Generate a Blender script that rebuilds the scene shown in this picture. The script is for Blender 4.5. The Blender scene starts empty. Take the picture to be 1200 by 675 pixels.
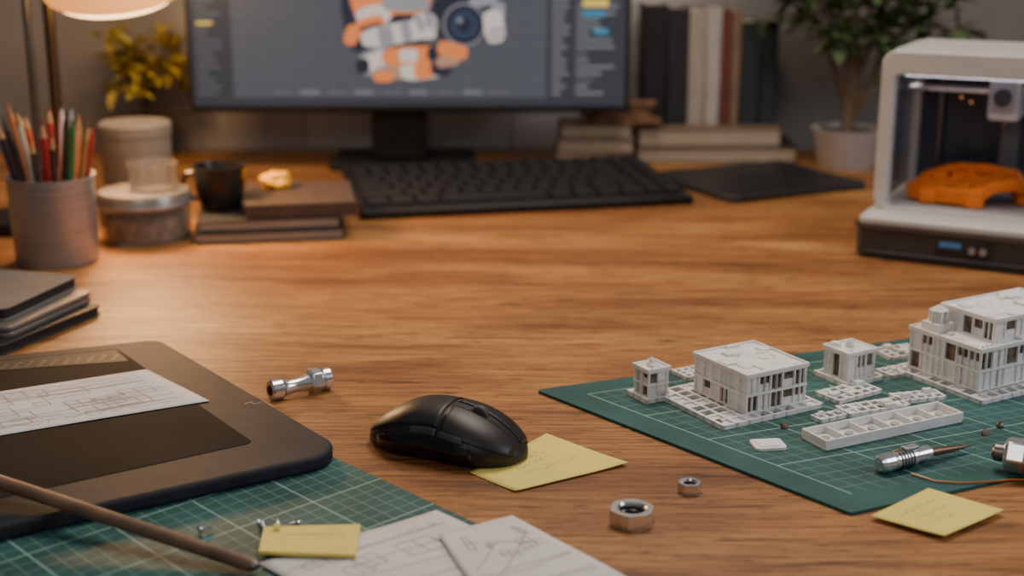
import bpy, bmesh, math, random
from mathutils import Vector, Matrix, noise
random.seed(7)
SC=bpy.context.scene
COL=SC.collection
# ------------------------------------------------------------------ materials
def M(name,col,rough=.5,metal=0.0,var=.12,vs=30,bump=0.0,bs=300,emis=None,es=0,trans=0,ior=1.45,coat=0,stretch=(1,1,1),spec=.5,sss=0):
    m=bpy.data.materials.new(name); m.use_nodes=True
    nt=m.node_tree; N=nt.nodes; L=nt.links
    b=N['Principled BSDF']
    tc=N.new('ShaderNodeTexCoord'); mp=N.new('ShaderNodeMapping'); mp.inputs['Scale'].default_value=stretch
    L.new(tc.outputs['Object'],mp.inputs['Vector'])
    nz=N.new('ShaderNodeTexNoise'); nz.inputs['Scale'].default_value=vs; nz.inputs['Detail'].default_value=5
    L.new(mp.outputs['Vector'],nz.inputs['Vector'])
    cr=N.new('ShaderNodeValToRGB')
    lo=[max(0,c*(1-var)) for c in col[:3]]; hi=[min(1,c*(1+var)) for c in col[:3]]
    cr.color_ramp.elements[0].position=.3; cr.color_ramp.elements[0].color=(*lo,1)
    cr.color_ramp.elements[1].position=.7; cr.color_ramp.elements[1].color=(*hi,1)
    L.new(nz.outputs['Fac'],cr.inputs['Fac']); L.new(cr.outputs['Color'],b.inputs['Base Color'])
    b.inputs['Roughness'].default_value=rough; b.inputs['Metallic'].default_value=metal
    b.inputs['Transmission Weight'].default_value=trans; b.inputs['IOR'].default_value=ior
    b.inputs['Coat Weight'].default_value=coat; b.inputs['Specular IOR Level'].default_value=spec
    b.inputs['Coat Roughness'].default_value=.15
    if sss: b.inputs['Subsurface Weight'].default_value=sss; b.inputs['Subsurface Radius'].default_value=(.01,.01,.01)
    if emis: b.inputs['Emission Color'].default_value=(*emis,1); b.inputs['Emission Strength'].default_value=es
    if bump:
        n2=N.new('ShaderNodeTexNoise'); n2.inputs['Scale'].default_value=bs; n2.inputs['Detail'].default_value=3
        L.new(mp.outputs['Vector'],n2.inputs['Vector'])
        bp=N.new('ShaderNodeBump'); bp.inputs['Strength'].default_value=bump; bp.inputs['Distance'].default_value=.002
        L.new(n2.outputs['Fac'],bp.inputs['Height']); L.new(bp.outputs['Normal'],b.inputs['Normal'])
    return m

def wood_material():
    m=bpy.data.materials.new('desk_wood'); m.use_nodes=True
    nt=m.node_tree;N=nt.nodes;L=nt.links;b=N['Principled BSDF']
    tc=N.new('ShaderNodeTexCoord')
    def noise_(sc,scale,det,dist=0,rough=.55,off=(0,0,0)):
        mp=N.new('ShaderNodeMapping'); mp.inputs['Scale'].default_value=sc; mp.inputs['Rotation'].default_value=(0,0,math.radians(2)); mp.inputs['Location'].default_value=off
        L.new(tc.outputs['Object'],mp.inputs['Vector'])
        n=N.new('ShaderNodeTexNoise'); n.inputs['Scale'].default_value=scale; n.inputs['Detail'].default_value=det
        n.inputs['Distortion'].default_value=dist; n.inputs['Roughness'].default_value=rough
        L.new(mp.outputs['Vector'],n.inputs['Vector']); return n
    def ramp(n,stops):
        cr=N.new('ShaderNodeValToRGB'); e=cr.color_ramp.elements
        e[0].position=stops[0][0]; e[0].color=(*stops[0][1],1); e[1].position=stops[-1][0]; e[1].color=(*stops[-1][1],1)
        for p,c in stops[1:-1]: x=e.new(p); x.color=(*c,1)
        L.new(n.outputs['Fac'],cr.inputs['Fac']); return cr.outputs['Color']
    def mul(a,c,f):
        mx=N.new('ShaderNodeMixRGB'); mx.blend_type='MULTIPLY'; mx.inputs[0].default_value=f
        L.new(a,mx.inputs[1]); L.new(c,mx.inputs[2]); return mx.outputs[0]
    n1=noise_((1.0,6,1),2.2,8,.6,.62)
    base=ramp(n1,[(.30,(.22,.080,.021)),(.43,(.37,.152,.042)),(.55,(.50,.232,.066)),(.72,(.64,.33,.108))])
    n2=noise_((4,85,1),3,6,.2,.75)
    c=mul(base,ramp(n2,[(.36,(.28,.20,.16)),(.58,(1,1,1))]),.8)
    n3=noise_((2.4,34,1),4,4,.9,.65,(3,1,0))
    c=mul(c,ramp(n3,[(.33,(.20,.13,.10)),(.45,(1,1,1))]),.8)
    n4=noise_((9,60,1),4,3,.3,.6,(1,7,0))
    c=mul(c,ramp(n4,[(.33,(.25,.18,.14)),(.41,(1,1,1))]),.85)
    n5=noise_((1,1.6,1),3.0,3,.3,.5,(5,2,0))
    c=mul(c,ramp(n5,[(.35,(.66,.60,.58)),(.60,(1,1,1))]),.7)
    L.new(c,b.inputs['Base Color'])
    rr=N.new('ShaderNodeMapRange'); rr.inputs['To Min'].default_value=.60; rr.inputs['To Max'].default_value=.40
    b.inputs['Specular IOR Level'].default_value=.4
    L.new(n2.outputs['Fac'],rr.inputs['Value']); L.new(rr.outputs[0],b.inputs['Roughness'])
    bp=N.new('ShaderNodeBump'); bp.inputs['Strength'].default_value=.35; bp.inputs['Distance'].default_value=.0012
    L.new(n2.outputs['Fac'],bp.inputs['Height']); L.new(bp.outputs['Normal'],b.inputs['Normal'])
    return m

def mat_grid(name,Lu,Lv,step,base=(.017,.080,.076),line=(.30,.48,.43),margin=.02):
    m=bpy.data.materials.new(name); m.use_nodes=True
    nt=m.node_tree;N=nt.nodes;L=nt.links;b=N['Principled BSDF']
    uv=N.new('ShaderNodeUVMap'); sp=N.new('ShaderNodeSeparateXYZ'); L.new(uv.outputs['UV'],sp.inputs[0])
    def math_(op,a,bv=None,c=None):
        n=N.new('ShaderNodeMath'); n.operation=op
        for i,v in enumerate((a,bv,c)):
            if v is None: continue
            if isinstance(v,(int,float)): n.inputs[i].default_value=v
            else: L.new(v,n.inputs[i])
        return n.outputs[0]
    U,V=sp.outputs[0],sp.outputs[1]
    def lines(s,w):
        res=[]
        for A in (U,V):
            a=math_('SUBTRACT',A,margin)
            p=math_('PINGPONG',a,s/2); res.append(math_('LESS_THAN',p,w/2))
        return math_('MAXIMUM',res[0],res[1])
    fine=math_('MULTIPLY',lines(step,.0009),.5)
    bold=lines(step*5,.0016)
    g=math_('MAXIMUM',fine,bold)
    ins=None
    for A,Lx in ((U,Lu),(V,Lv)):
        a=math_('GREATER_THAN',A,margin-.0009); c=math_('LESS_THAN',A,Lx-margin+.0009)
        q=math_('MULTIPLY',a,c); ins=q if ins is None else math_('MULTIPLY',ins,q)
    g=math_('MULTIPLY',g,ins)
    nz=N.new('ShaderNodeTexNoise'); nz.inputs['Scale'].default_value=14; nz.inputs['Detail'].default_value=6
    cr=N.new('ShaderNodeValToRGB'); e=cr.color_ramp.elements
    e[0].position=.3;e[0].color=(*[c*.7 for c in base],1); e[1].position=.72;e[1].color=(*[c*1.45 for c in base],1)
    L.new(uv.outputs['UV'],nz.inputs['Vector']); L.new(nz.outputs['Fac'],cr.inputs['Fac'])
    mx=N.new('ShaderNodeMixRGB'); L.new(math_('MULTIPLY',g,.75),mx.inputs[0]); L.new(cr.outputs['Color'],mx.inputs[1]); mx.inputs[2].default_value=(*line,1)
    L.new(mx.outputs[0],b.inputs['Base Color']); b.inputs['Roughness'].default_value=.6; b.inputs['Specular IOR Level'].default_value=.35
    n2=N.new('ShaderNodeTexNoise'); n2.inputs['Scale'].default_value=900
    L.new(uv.outputs['UV'],n2.inputs['Vector'])
    bp=N.new('ShaderNodeBump'); bp.inputs['Strength'].default_value=.15; bp.inputs['Distance'].default_value=.0006
    L.new(n2.outputs['Fac'],bp.inputs['Height']); L.new(bp.outputs['Normal'],b.inputs['Normal'])
    return m

def brick_material():
    m=bpy.data.materials.new('painted_wall_with_brick'); m.use_nodes=True
    nt=m.node_tree;N=nt.nodes;L=nt.links;b=N['Principled BSDF']
    tc=N.new('ShaderNodeTexCoord'); mp=N.new('ShaderNodeMapping'); mp.inputs['Rotation'].default_value=(math.radians(90),0,0)
    L.new(tc.outputs['Object'],mp.inputs['Vector'])
    br=N.new('ShaderNodeTexBrick'); br.inputs['Scale'].default_value=1; br.inputs['Brick Width'].default_value=.22; br.inputs['Row Height'].default_value=.075
    br.inputs['Mortar Size'].default_value=.004; br.inputs['Mortar Smooth'].default_value=.8
    br.inputs['Color1'].default_value=(.74,.70,.66,1); br.inputs['Color2'].default_value=(.62,.58,.55,1); br.inputs['Mortar'].default_value=(.36,.33,.30,1)
    L.new(mp.outputs['Vector'],br.inputs['Vector'])
    sp=N.new('ShaderNodeSeparateXYZ'); L.new(tc.outputs['Object'],sp.inputs[0])
    a=N.new('ShaderNodeMapRange'); a.inputs['From Min'].default_value=-.75;a.inputs['From Max'].default_value=-.55; L.new(sp.outputs[0],a.inputs['Value'])
    c=N.new('ShaderNodeMapRange'); c.inputs['From Min'].default_value=.50;c.inputs['From Max'].default_value=.20; L.new(sp.outputs[0],c.inputs['Value'])
    mm=N.new('ShaderNodeMath'); mm.operation='MULTIPLY'; L.new(a.outputs[0],mm.inputs[0]); L.new(c.outputs[0],mm.inputs[1])
    nz=N.new('ShaderNodeTexNoise'); nz.inputs['Scale'].default_value=5; nz.inputs['Detail'].default_value=6
    L.new(tc.outputs['Object'],nz.inputs['Vector'])
    cr=N.new('ShaderNodeValToRGB'); cr.color_ramp.elements[0].color=(.6,.6,.6,1); cr.color_ramp.elements[0].position=.3; cr.color_ramp.elements[1].position=.7
    L.new(nz.outputs['Fac'],cr.inputs['Fac'])
    m0=N.new('ShaderNodeMixRGB'); L.new(mm.outputs[0],m0.inputs[0]); m0.inputs[1].default_value=(.26,.238,.22,1); L.new(br.outputs['Color'],m0.inputs[2])
    mx=N.new('ShaderNodeMixRGB'); mx.blend_type='MULTIPLY'; mx.inputs[0].default_value=.7
    L.new(m0.outputs[0],mx.inputs[1]); L.new(cr.outputs['Color'],mx.inputs[2]); L.new(mx.outputs[0],b.inputs['Base Color'])
    b.inputs['Roughness'].default_value=.85
    return m

WOOD=wood_material(); BRICK=brick_material()
BLACK=M('black_plastic',(.012,.012,.013),.45,bump=.1,bs=900)
BLACKGL=M('black_gloss_plastic',(.008,.008,.009),.2,coat=.3)
SOFTBLK=M('soft_touch_black',(.012,.012,.013),.42,bump=.05,bs=1200)
DGREY=M('dark_grey_plastic',(.035,.037,.042),.5,bump=.1,bs=700)
TABLET=M('tablet_shell',(.024,.025,.031),.62,bump=.08,bs=1500,var=.2,spec=.22)
TABSURF=M('tablet_surface',(.009,.009,.011),.75,bump=.1,bs=1500,var=.4,vs=12,spec=.12)
STEEL=M('brushed_steel',(.36,.38,.41),.36,.6,var=.15,vs=9,stretch=(1,1,30),bump=.12,bs=40)
CHROME=M('chrome',(.80,.81,.83),.18,.88,var=.08)
DARKMET=M('dark_steel',(.2,.19,.18),.35,1)
PRINTW=M('printed_white',(.82,.81,.79),.6,var=.1,vs=60,bump=.5,bs=500,stretch=(1,1,4))
PRINTG=M('printed_grey',(.42,.40,.38),.7,var=.25,vs=90,bump=.5,bs=500,stretch=(1,1,4))
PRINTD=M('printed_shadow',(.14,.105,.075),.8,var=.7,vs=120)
YELLOW=M('sticky_yellow',(.82,.66,.16),.75,var=.05,vs=20,bump=.1,bs=200)
INK=M('pencil_ink',(.32,.31,.31),.8)
GRAPH=M('graphite',(.05,.05,.055),.4)
INKY=M('ink_on_yellow',(.55,.44,.14),.8)
PAPER=M('paper_white',(.66,.64,.64),.85,var=.06,vs=14,bump=.2,bs=60)
PAPERG=M('page_block',(.38,.31,.23),.9,var=.3,vs=8,stretch=(1,1,60))
WHITEP=M('white_plastic',(.52,.51,.50),.38,var=.04)
ORANGE=M('orange_filament',(.95,.21,.008),.42,var=.12,vs=50,bump=.4,bs=260,stretch=(1,1,5))
LEAF=M('green_leaf',(.085,.14,.05),.5,var=.5,vs=12)
LEAFY=M('yellow_leaf',(.40,.31,.04),.55,var=.4,vs=12)
STEM=M('bark',(.13,.09,.05),.8,var=.4,vs=60,bump=.5,bs=120)
SOIL=M('soil',(.03,.02,.013),.95,var=.5,vs=90,bump=1,bs=120)
POTW=M('white_ceramic',(.46,.43,.42),.4,var=.05)
GLASS=M('clear_plastic',(.92,.88,.82),.06,trans=.94,ior=1.25,var=.02)
DKGLASS=M('smoked_glass',(.30,.36,.45),.08,trans=.8,ior=1.15,var=.05)
CREAM=M('cream_enamel',(.34,.30,.25),.4,trans=.25,var=.06)

# ------------------------------------------------------------------ mesh helpers
def box(bm,x0,x1,y0,y1,z0,z1,mi=0,mtx=None):
    vs=[bm.verts.new(Vector(p) if mtx is None else mtx@Vector(p)) for p in
        [(x0,y0,z0),(x1,y0,z0),(x1,y1,z0),(x0,y1,z0),(x0,y0,z1),(x1,y0,z1),(x1,y1,z1),(x0,y1,z1)]]
    for f in [(0,3,2,1),(4,5,6,7),(0,1,5,4),(1,2,6,5),(2,3,7,6),(3,0,4,7)]:
        fc=bm.faces.new([vs[i] for i in f]); fc.material_index=mi
def frame_axes(d):
    d=d.normalized(); a=Vector((0,0,1)) if abs(d.z)<.9 else Vector((1,0,0))
    u=d.cross(a).normalized(); v=u.cross(d).normalized()
    return u,v
def rings(bm,centers,radii,seg=20,mi=0,caps=True,phase=0,closed=False):
    n=len(centers); R=[]
    P=[Vector(c) for c in centers]; u0=None
    for i in range(n):
        if i==0: d=P[1]-P[0]
        elif i==n-1: d=P[-1]-P[-2]
        else: d=P[i+1]-P[i-1]
        if d.length<1e-9: d=Vector((0,0,1))
        d.normalize()
        if u0 is None: u,v=frame_axes(d)
        else:
            u=(u0-d*u0.dot(d)); 
            if u.length<1e-6: u,_=frame_axes(d)
            u.normalize(); v=d.cross(u)
        u0=u; v=d.cross(u)
        R.append([bm.verts.new(P[i]+(u*math.cos(phase+2*math.pi*k/seg)+v*math.sin(phase+2*math.pi*k/seg))*radii[i]) for k in range(seg)])
    for i in range(n-1):
        for k in range(seg):
            f=bm.faces.new([R[i][k],R[i][(k+1)%seg],R[i+1][(k+1)%seg],R[i+1][k]]); f.material_index=mi
    if caps:
        f=bm.faces.new(R[0][::-1]); f.material_index=mi
        f=bm.faces.new(R[-1]); f.material_index=mi
def cyl(bm,p0,p1,r0,r1=None,seg=24,mi=0,phase=0):
    rings(bm,[p0,p1],[r0,r0 if r1 is None else r1],seg,mi,True,phase)
def tube(bm,pts,r,seg=8,mi=0):
    rings(bm,pts,[r]*len(pts) if isinstance(r,(int,float)) else r,seg,mi)
def lathe(bm,prof,seg=40,mi=0,c=(0,0,0),mtx=None):
    R=[]
    for r,z in prof:
        if r<1e-6: 
            p=Vector((c[0],c[1],c[2]+z)); R.append([bm.verts.new(p if mtx is None else mtx@p)])
        else:
            l=[]
            for k in range(seg):
                a=2*math.pi*k/seg; p=Vector((c[0]+r*math.cos(a),c[1]+r*math.sin(a),c[2]+z)); l.append(bm.verts.new(p if mtx is None else mtx@p))
            R.append(l)
    for i in range(len(R)-1):
        a,b=R[i],R[i+1]
        for k in range(seg):
            k2=(k+1)%seg
            if len(a)==1 and len(b)==1: continue
            if len(a)==1: f=bm.faces.new([a[0],b[k],b[k2]])
            elif len(b)==1: f=bm.faces.new([a[k],a[k2],b[0]])
            else: f=bm.faces.new([a[k],a[k2],b[k2],b[k]])
            f.material_index=mi
def prism(bm,poly,z0,z1,mi=0,mtx=None):
    A=[];B=[]
    for p in poly:
        a=Vector((p[0],p[1],z0));b=Vector((p[0],p[1],z1))
        if mtx is not None:a=mtx@a;b=mtx@b
        A.append(bm.verts.new(a));B.append(bm.verts.new(b))
    n=len(poly)
    bm.faces.new(A[::-1]).material_index=mi; bm.faces.new(B).material_index=mi
    for i in range(n): bm.faces.new([A[i],A[(i+1)%n],B[(i+1)%n],B[i]]).material_index=mi
def rpoly(corners,r,n=6):
    out=[];m=len(corners)
    for i in range(m):
        p=Vector(corners[i]);a=(Vector(corners[i-1])-p).normalized();b=(Vector(corners[(i+1)%m])-p).normalized()
        ang=a.angle(b); rr=r if isinstance(r,(int,float)) else r[i]; dd=rr/math.tan(ang/2)
        cen=p+(a+b).normalized()*(rr/math.sin(ang/2))
        s=p+a*dd-cen;e=p+b*dd-cen
        for k in range(n+1):
            t=k/n; v=s.lerp(e,t); v.normalize(); q=cen+v*rr; out.append((q.x,q.y))
    return out
def rrect(x0,x1,y0,y1,r,n=6): return rpoly([(x0,y0),(x1,y0),(x1,y1),(x0,y1)],r,n)
def mk(name,bm,mats,parent=None,smooth=True,bevel=0,bseg=2,loc=(0,0,0),rot=(0,0,0),label=None,cat=None,group=None,kind=None,sub=0,solid=0,recalc=True,ang=.6):
    if recalc: bmesh.ops.recalc_face_normals(bm,faces=bm.faces)
    if smooth:
        for f in bm.faces: f.smooth=True
        for e in bm.edges:
            if len(e.link_faces)==2 and e.calc_face_angle(0)>ang: e.smooth=False
    me=bpy.data.meshes.new(name); bm.to_mesh(me); bm.free()
    for m in (mats if isinstance(mats,(list,tuple)) else [mats]): me.materials.append(m)
    o=bpy.data.objects.new(name,me); COL.objects.link(o)
    o.location=loc; o.rotation_euler=rot
    if parent: o.parent=parent
    if solid: s=o.modifiers.new('solid','SOLIDIFY'); s.thickness=solid; s.offset=-1
    if bevel:
        b=o.modifiers.new('bevel','BEVEL'); b.width=bevel; b.segments=bseg; b.limit_method='ANGLE'; b.angle_limit=math.radians(35)
    if sub: s=o.modifiers.new('sub','SUBSURF'); s.levels=sub; s.render_levels=sub
    meta(o,label,cat,group,kind); return o
def meta(o,label=None,cat=None,group=None,kind=None):
    if label:o['label']=label
    if cat:o['category']=cat
    if group:o['group']=group
    if kind:o['kind']=kind
def root(name,label,cat,loc=(0,0,0),rz=0,group=None,rot=None):
    e=bpy.data.objects.new(name,None); e.empty_display_size=.02; COL.objects.link(e)
    e.location=loc; e.rotation_euler=rot if rot else (0,0,rz); meta(e,label,cat,group); return e
def B(): return bmesh.new()
def ribbon(bm,pts,w,mi=0):
    P=[Vector(p) for p in pts]; n=len(P); L=[]
    for i in range(n):
        d=(P[min(n-1,i+1)]-P[max(0,i-1)]); d.z=0
        if d.length<1e-7: d=Vector((1,0,0))
        nn=Vector((-d.y,d.x,0)).normalized()*w/2
        L.append((bm.verts.new(P[i]+nn),bm.verts.new(P[i]-nn)))
    for a,b in zip(L[:-1],L[1:]):
        f=bm.faces.new([a[0],a[1],b[1],b[0]]); f.material_index=mi

# ------------------------------------------------------------------ room
def structure(name,bm,mat): return mk(name,bm,mat,smooth=False,kind='structure')
b=B(); box(b,-2.2,2.2,2.88,2.98,-.75,1.9); structure('wall_back',b,BRICK)
WALLP=M('wall_paint',(.20,.18,.17),.9,var=.08,vs=4)
b=B(); box(b,-2.3,-2.2,-1.2,2.98,-.75,1.9); structure('wall_left',b,WALLP)
b=B(); box(b,2.2,2.3,-1.2,2.98,-.75,1.9); structure('wall_right',b,WALLP)
b=B(); box(b,-2.3,2.3,-1.2,2.98,-.8,-.75); structure('floor',b,M('floor_grey',(.08,.07,.065),.6,vs=5))
# ------------------------------------------------------------------ desk
desk=root('desk','warm brown wooden desk top with long horizontal grain','desk',(0,0,-.75))
b=B(); box(b,-1.7,1.7,.35,2.86,.712,.75); mk('desktop',b,WOOD,desk,smooth=False,bevel=.003)
for x in (-1.6,1.54):
    for y in (.42,2.74):
        b=B(); box(b,x,x+.06,y,y+.06,0,.712); mk('leg',b,DARKMET,desk,smooth=False,bevel=.003)

# ------------------------------------------------------------------ monitor
mon=root('computer_monitor','black widescreen computer monitor showing modelling software','monitor',(-.1965,2.62,0))
b=B(); box(b,-.421,.421,0,.03,.1146,.60); box(b,-.3,.3,.03,.055,.17,.5); mk('housing',b,BLACK,mon,bevel=.004)
def emat(name,c,s=1.0):
    return M(name,tuple(x*.3 for x in c),.4,var=.08,vs=20,emis=c,es=s)
EM=[emat('ui_bg',(.066,.074,.090)),emat('ui_panel',(.034,.039,.049)),emat('ui_line',(.100,.107,.122)),emat('ui_text',(.17,.18,.205)),
    emat('fig_orange',(.72,.21,.06)),emat('fig_white',(.58,.52,.48)),emat('fig_dark',(.018,.022,.038)),emat('fig_blue',(.028,.045,.09)),
    emat('fig_skin_tan',(.38,.22,.15)),emat('ui_yellow',(.70,.50,.08)),emat('ui_blue',(.05,.22,.36)),emat('fig_grey',(.25,.25,.28))]
b=B(); box(b,-.412,.412,-.0012,.002,.126,.592,0)
def uq(x0,x1,z0,z1,mi,lay):   # rectangle on the display, metres
    y=-.0014-lay*.0002
    f=b.faces.new([b.verts.new((x0,y,z0)),b.verts.new((x1,y,z0)),b.verts.new((x1,y,z1)),b.verts.new((x0,y,z1))]); f.material_index=mi
mk('screen',b,EM,mon,smooth=False,recalc=True)
b=B()
uq(-.412,-.335,.126,.592,1,1); uq(.262,.412,.126,.592,1,1); uq(-.412,.412,.126,.142,1,2); 
for i in range(14): z=.15+i*.03; uq(-.335,.262,z,z+.0010,2,1)
for i in range(14): x=-.32+i*.043; uq(x,x+.0010,.142,.592,2,1)
rnd=random.Random(3)
for i in range(22):
    z=.148+i*.0125; w=rnd.uniform(.012,.035)
    uq(.272,.272+w,z,z+.005,3,3); uq(.318,.318+rnd.uniform(.02,.08),z,z+.005,3 if rnd.random()<.8 else 2,3)
    uq(-.402,-.402+rnd.uniform(.015,.05),z,z+.004,2,3)
uq(.330,.378,.313,.327,9,4); uq(.330,.372,.295,.305,10,4); uq(.352,.378,.262,.272,10,4); uq(-.400,-.370,.28,.285,9,4)
for i in range(9): uq(-.26+i*.052,-.26+i*.052+.035,.149,.155,3 if i%2 else 2,3)
mk('interface_panels',b,EM,mon,smooth=False,recalc=False)
b=B(); SUB=0
def el(px,py,rx,ry,mi,lay,rot=0,n=22,p=1.0):  # ellipse on the display, canvas units of 1.6 mm from the display centre line
    global SUB; SUB+=1
    y=-.0030-lay*.0003-SUB*.00002; c=math.cos(math.radians(rot)); s=math.sin(math.radians(rot)); vs=[]
    for k in range(n):
        a=2*math.pi*k/n; ex=rx*math.copysign(abs(math.cos(a))**p,math.cos(a)); ey=ry*math.copysign(abs(math.sin(a))**p,math.sin(a))
        vs.append(b.verts.new(((px+ex*c-ey*s)*.00161,y,.325-(py-(ex*s+ey*c))*.00161)))
    f=b.faces.new(vs); f.material_index=mi
Q=.6
shapes=[(-64,26,11,34,6,0,10,Q),(-56,4,12,26,7,1,14,Q),(-66,40,8,12,4,2,-20,Q),(-24,26,36,34,6,1,0,Q),
 (-40,0,26,26,4,2,16,Q),(-40,18,20,12,5,3,12,Q),(-44,30,18,11,4,4,16,Q),(-44,31,14,3,6,5,16,Q),(-2,-6,30,22,4,2,0,Q),(-2,4,28,9,11,3,0,Q),
 (-12,38,44,12,5,5,10,Q),(-26,42,9,13,11,6,10,Q),(-2,36,6,13,11,6,10,Q),(20,30,15,15,5,6,0,Q),(14,26,4,10,11,7,20,Q),(24,22,4,10,11,7,10,Q),
 (0,56,26,10,6,4,0,Q),(2,64,34,11,4,5,4,Q),(0,64,11,8,5,6,0,Q),(32,62,10,9,6,6,0,Q),
 (-38,70,22,14,11,3,24,Q),(-40,70,16,9,5,4,24,Q),(-54,76,8,9,6,5,0,Q),(16,80,26,12,5,4,6,Q),(18,82,12,9,4,5,6,Q),(38,78,12,10,6,5,0,Q),(-10,82,14,10,8,3,0,Q),(-30,88,12,7,4,5,0,Q),
 (66,20,38,26,6,5,0,.5),(58,-4,18,8,6,5,0,.5),(66,28,25,25,11,6,0,1),(66,28,23,23,6,7,0,1),(66,28,16,16,7,8,0,1),(66,28,9,9,6,9,0,1),(61,23,3.0,3.0,11,10,0,1),
 (101,30,12,19,5,7,8,Q),(106,12,8,10,11,6,0,Q),(104,34,11,2,11,8,8,Q),(104,42,11,2,11,8,8,Q),(88,0,16,7,11,6,10,Q),
 (52,58,18,9,4,6,-14,Q),(46,70,14,7,8,5,10,Q)]
for (px,py,rx,ry,mi,lay,rot,p) in shapes: el(px,py,rx,ry,mi,lay,rot,22,p)
mk('displayed_robot_figure',b,EM,mon,smooth=False,recalc=False)
b=B(); box(b,-.08,.03,.055,.075,.012,.30); mk('stand_neck',b,BLACK,mon,bevel=.006)
b=B(); prism(b,rrect(-.16,.12,-.01,.2,.02),0,.012); mk('stand_base',b,BLACK,mon,bevel=.002)

# ------------------------------------------------------------------ keyboard
ky=root('keyboard','black full size desktop keyboard below the monitor','keyboard',(-.244,2.170,0),math.radians(12.8))
KT=math.radians(2.9)
T=Matrix.Rotation(KT,4,'X')
b=B(); box(b,0,.57,0,.32,.0015,.016,0,T); mk('case',b,BLACK,ky,bevel=.004,bseg=3)
for x in (.04,.48):
    b=B(); box(b,x,x+.05,.285,.305,0,.018); mk('foot',b,BLACK,ky)
KEYM=M('keycap_plastic',(.016,.016,.018),.5,var=.1,spec=.4)
def keycap(w,d):
    b=B(); t=.003
    lo=[(t*.3,t*.3),(w-t*.3,t*.3),(w-t*.3,d-t*.3),(t*.3,d-t*.3)]; hi=[(t,t),(w-t,t),(w-t,d-t),(t,d-t)]
    A=[b.verts.new((x,y,0)) for x,y in lo]; Bq=[b.verts.new((x,y,.008)) for x,y in hi]
    b.faces.new(A[::-1]); b.faces.new(Bq)
    for i in range(4): b.faces.new([A[i],A[(i+1)%4],Bq[(i+1)%4],Bq[i]])
    bmesh.ops.recalc_face_normals(b,faces=b.faces)
    me=bpy.data.meshes.new('keycap'); b.to_mesh(me); b.free(); me.materials.append(KEYM); return me
kw=.0323; kd=.047; caps={}
rows=[[1,1,1,1,1,1,1,1,1,1,1,1,1,1.0,1,1,1],[1]*13+[2.0]+[1,1],[1.5]+[1]*12+[1.5,1,1],[1.8]+[1]*11+[2.2,1,1],[2.3]+[1]*10+[1.7,1,1,1],[1.3,1.3,1.3,5.8,1.3,1.3,1.3,1.4,1,1]]
for r,row in enumerate(rows):
    y=.018+ (5-r)*kd; x=.010
    for w in row:
        if w not in caps: caps[w]=keycap(w*kw-.0028,kd-.004)
        if x+w*kw>.562: break
        o=bpy.data.objects.new('keycap',caps[w]); COL.objects.link(o); o.parent=ky
        o.location=T@Vector((x,y,.016)); o.rotation_euler=(KT,0,0); x+=w*kw

# ------------------------------------------------------------------ black slab tablet
sl=root('tablet_computer','closed black tablet lying flat beside the keyboard','tablet',(.378,2.30,0),math.radians(26.7))
b=B(); prism(b,rrect(0,.302,0,.265,.018),.001,.013); mk('body',b,DGREY,sl,bevel=.002)
b=B(); prism(b,rrect(.006,.296,.006,.259,.014),.013,.0136); mk('glass_face',b,M('slab_face',(.012,.013,.016),.4),sl,smooth=False)
b=B(); box(b,.04,.26,.02,.245,0,.001); mk('rubber_foot',b,BLACK,sl)

# ------------------------------------------------------------------ books
def book(name,L,W,T,cover,label,loc,rz=0,standing=False,flip=False,group=None,tilt=0,pages=PAPERG,hard=.0025):
    r=root(name,label,'book',loc,rz,group)
    if tilt: r.rotation_euler=(0,tilt,rz)
    mp=(lambda x,y,z:(z,y,x)) if standing else (lambda x,y,z:(x,y,z))
    if flip: g=mp; mp=lambda x,y,z:g(x,W-y,z)
    def bx(bm,x0,x1,y0,y1,z0,z1):
        a=mp(x0,y0,z0);c=mp(x1,y1,z1); box(bm,min(a[0],c[0]),max(a[0],c[0]),min(a[1],c[1]),max(a[1],c[1]),min(a[2],c[2]),max(a[2],c[2]))
    bm=B(); bx(bm,0,L,0,W,0,hard); bx(bm,0,L,0,W,T-hard,T); bx(bm,0,L,0,hard,hard,T-hard); mk('cover',bm,cover,r,bevel=.0012)
    bm=B(); bx(bm,.003,L-.003,hard,W-.004,hard,T-hard); mk('pages',bm,pages,r,smooth=False)
    return r
def cv(n,c,r=.6): return M(n,c,r,var=.15,vs=25,bump=.15,bs=500)
cBR=cv('cover_brown',(.075,.045,.032)); cDK=cv('cover_dark',(.018,.018,.022)); cBK=cv('cover_black',(.012,.012,.014)); cGR=cv('cover_grey',(.18,.155,.14))
cCR=cv('cover_cream',(.36,.30,.24)); cRD=cv('cover_red_brown',(.14,.035,.025)); cTN=cv('cover_tan',(.20,.13,.08)); cGN=cv('cover_dark_green',(.018,.027,.030))
cWH=cv('cover_white',(.42,.38,.34))
a10=math.radians(10)
book('book',.225,.2,.017,cBK,'thin black hardcover book at the bottom of a stack',(-.478,2.0,0),a10,flip=True)
book('book',.215,.19,.017,cDK,'dark hardcover book with cream pages in a stack',(-.474,2.006,.0172),a10,flip=True)
book('notebook',.168,.18,.022,cBR,'brown leather notebook on top of dark books',(-.404,2.022,.0345),a10)
G1='books stacked beside the monitor'
book('book',.155,.13,.028,cTN,'tan hardcover book lying in a stack',(.085,2.665,0),0,flip=True,group=G1)
book('book',.150,.13,.026,cGR,'worn grey book lying in a stack',(.090,2.668,.0282),math.radians(-2),flip=True,group=G1)
book('book',.140,.12,.026,cTN,'tan hardcover book lying in a stack',(.096,2.668,.0544),math.radians(1),flip=True,group=G1)
book('book',.320,.16,.034,cDK,'large dark hardcover book under a row of books',(.250,2.705,0),0,flip=True,group=G1)
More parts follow.
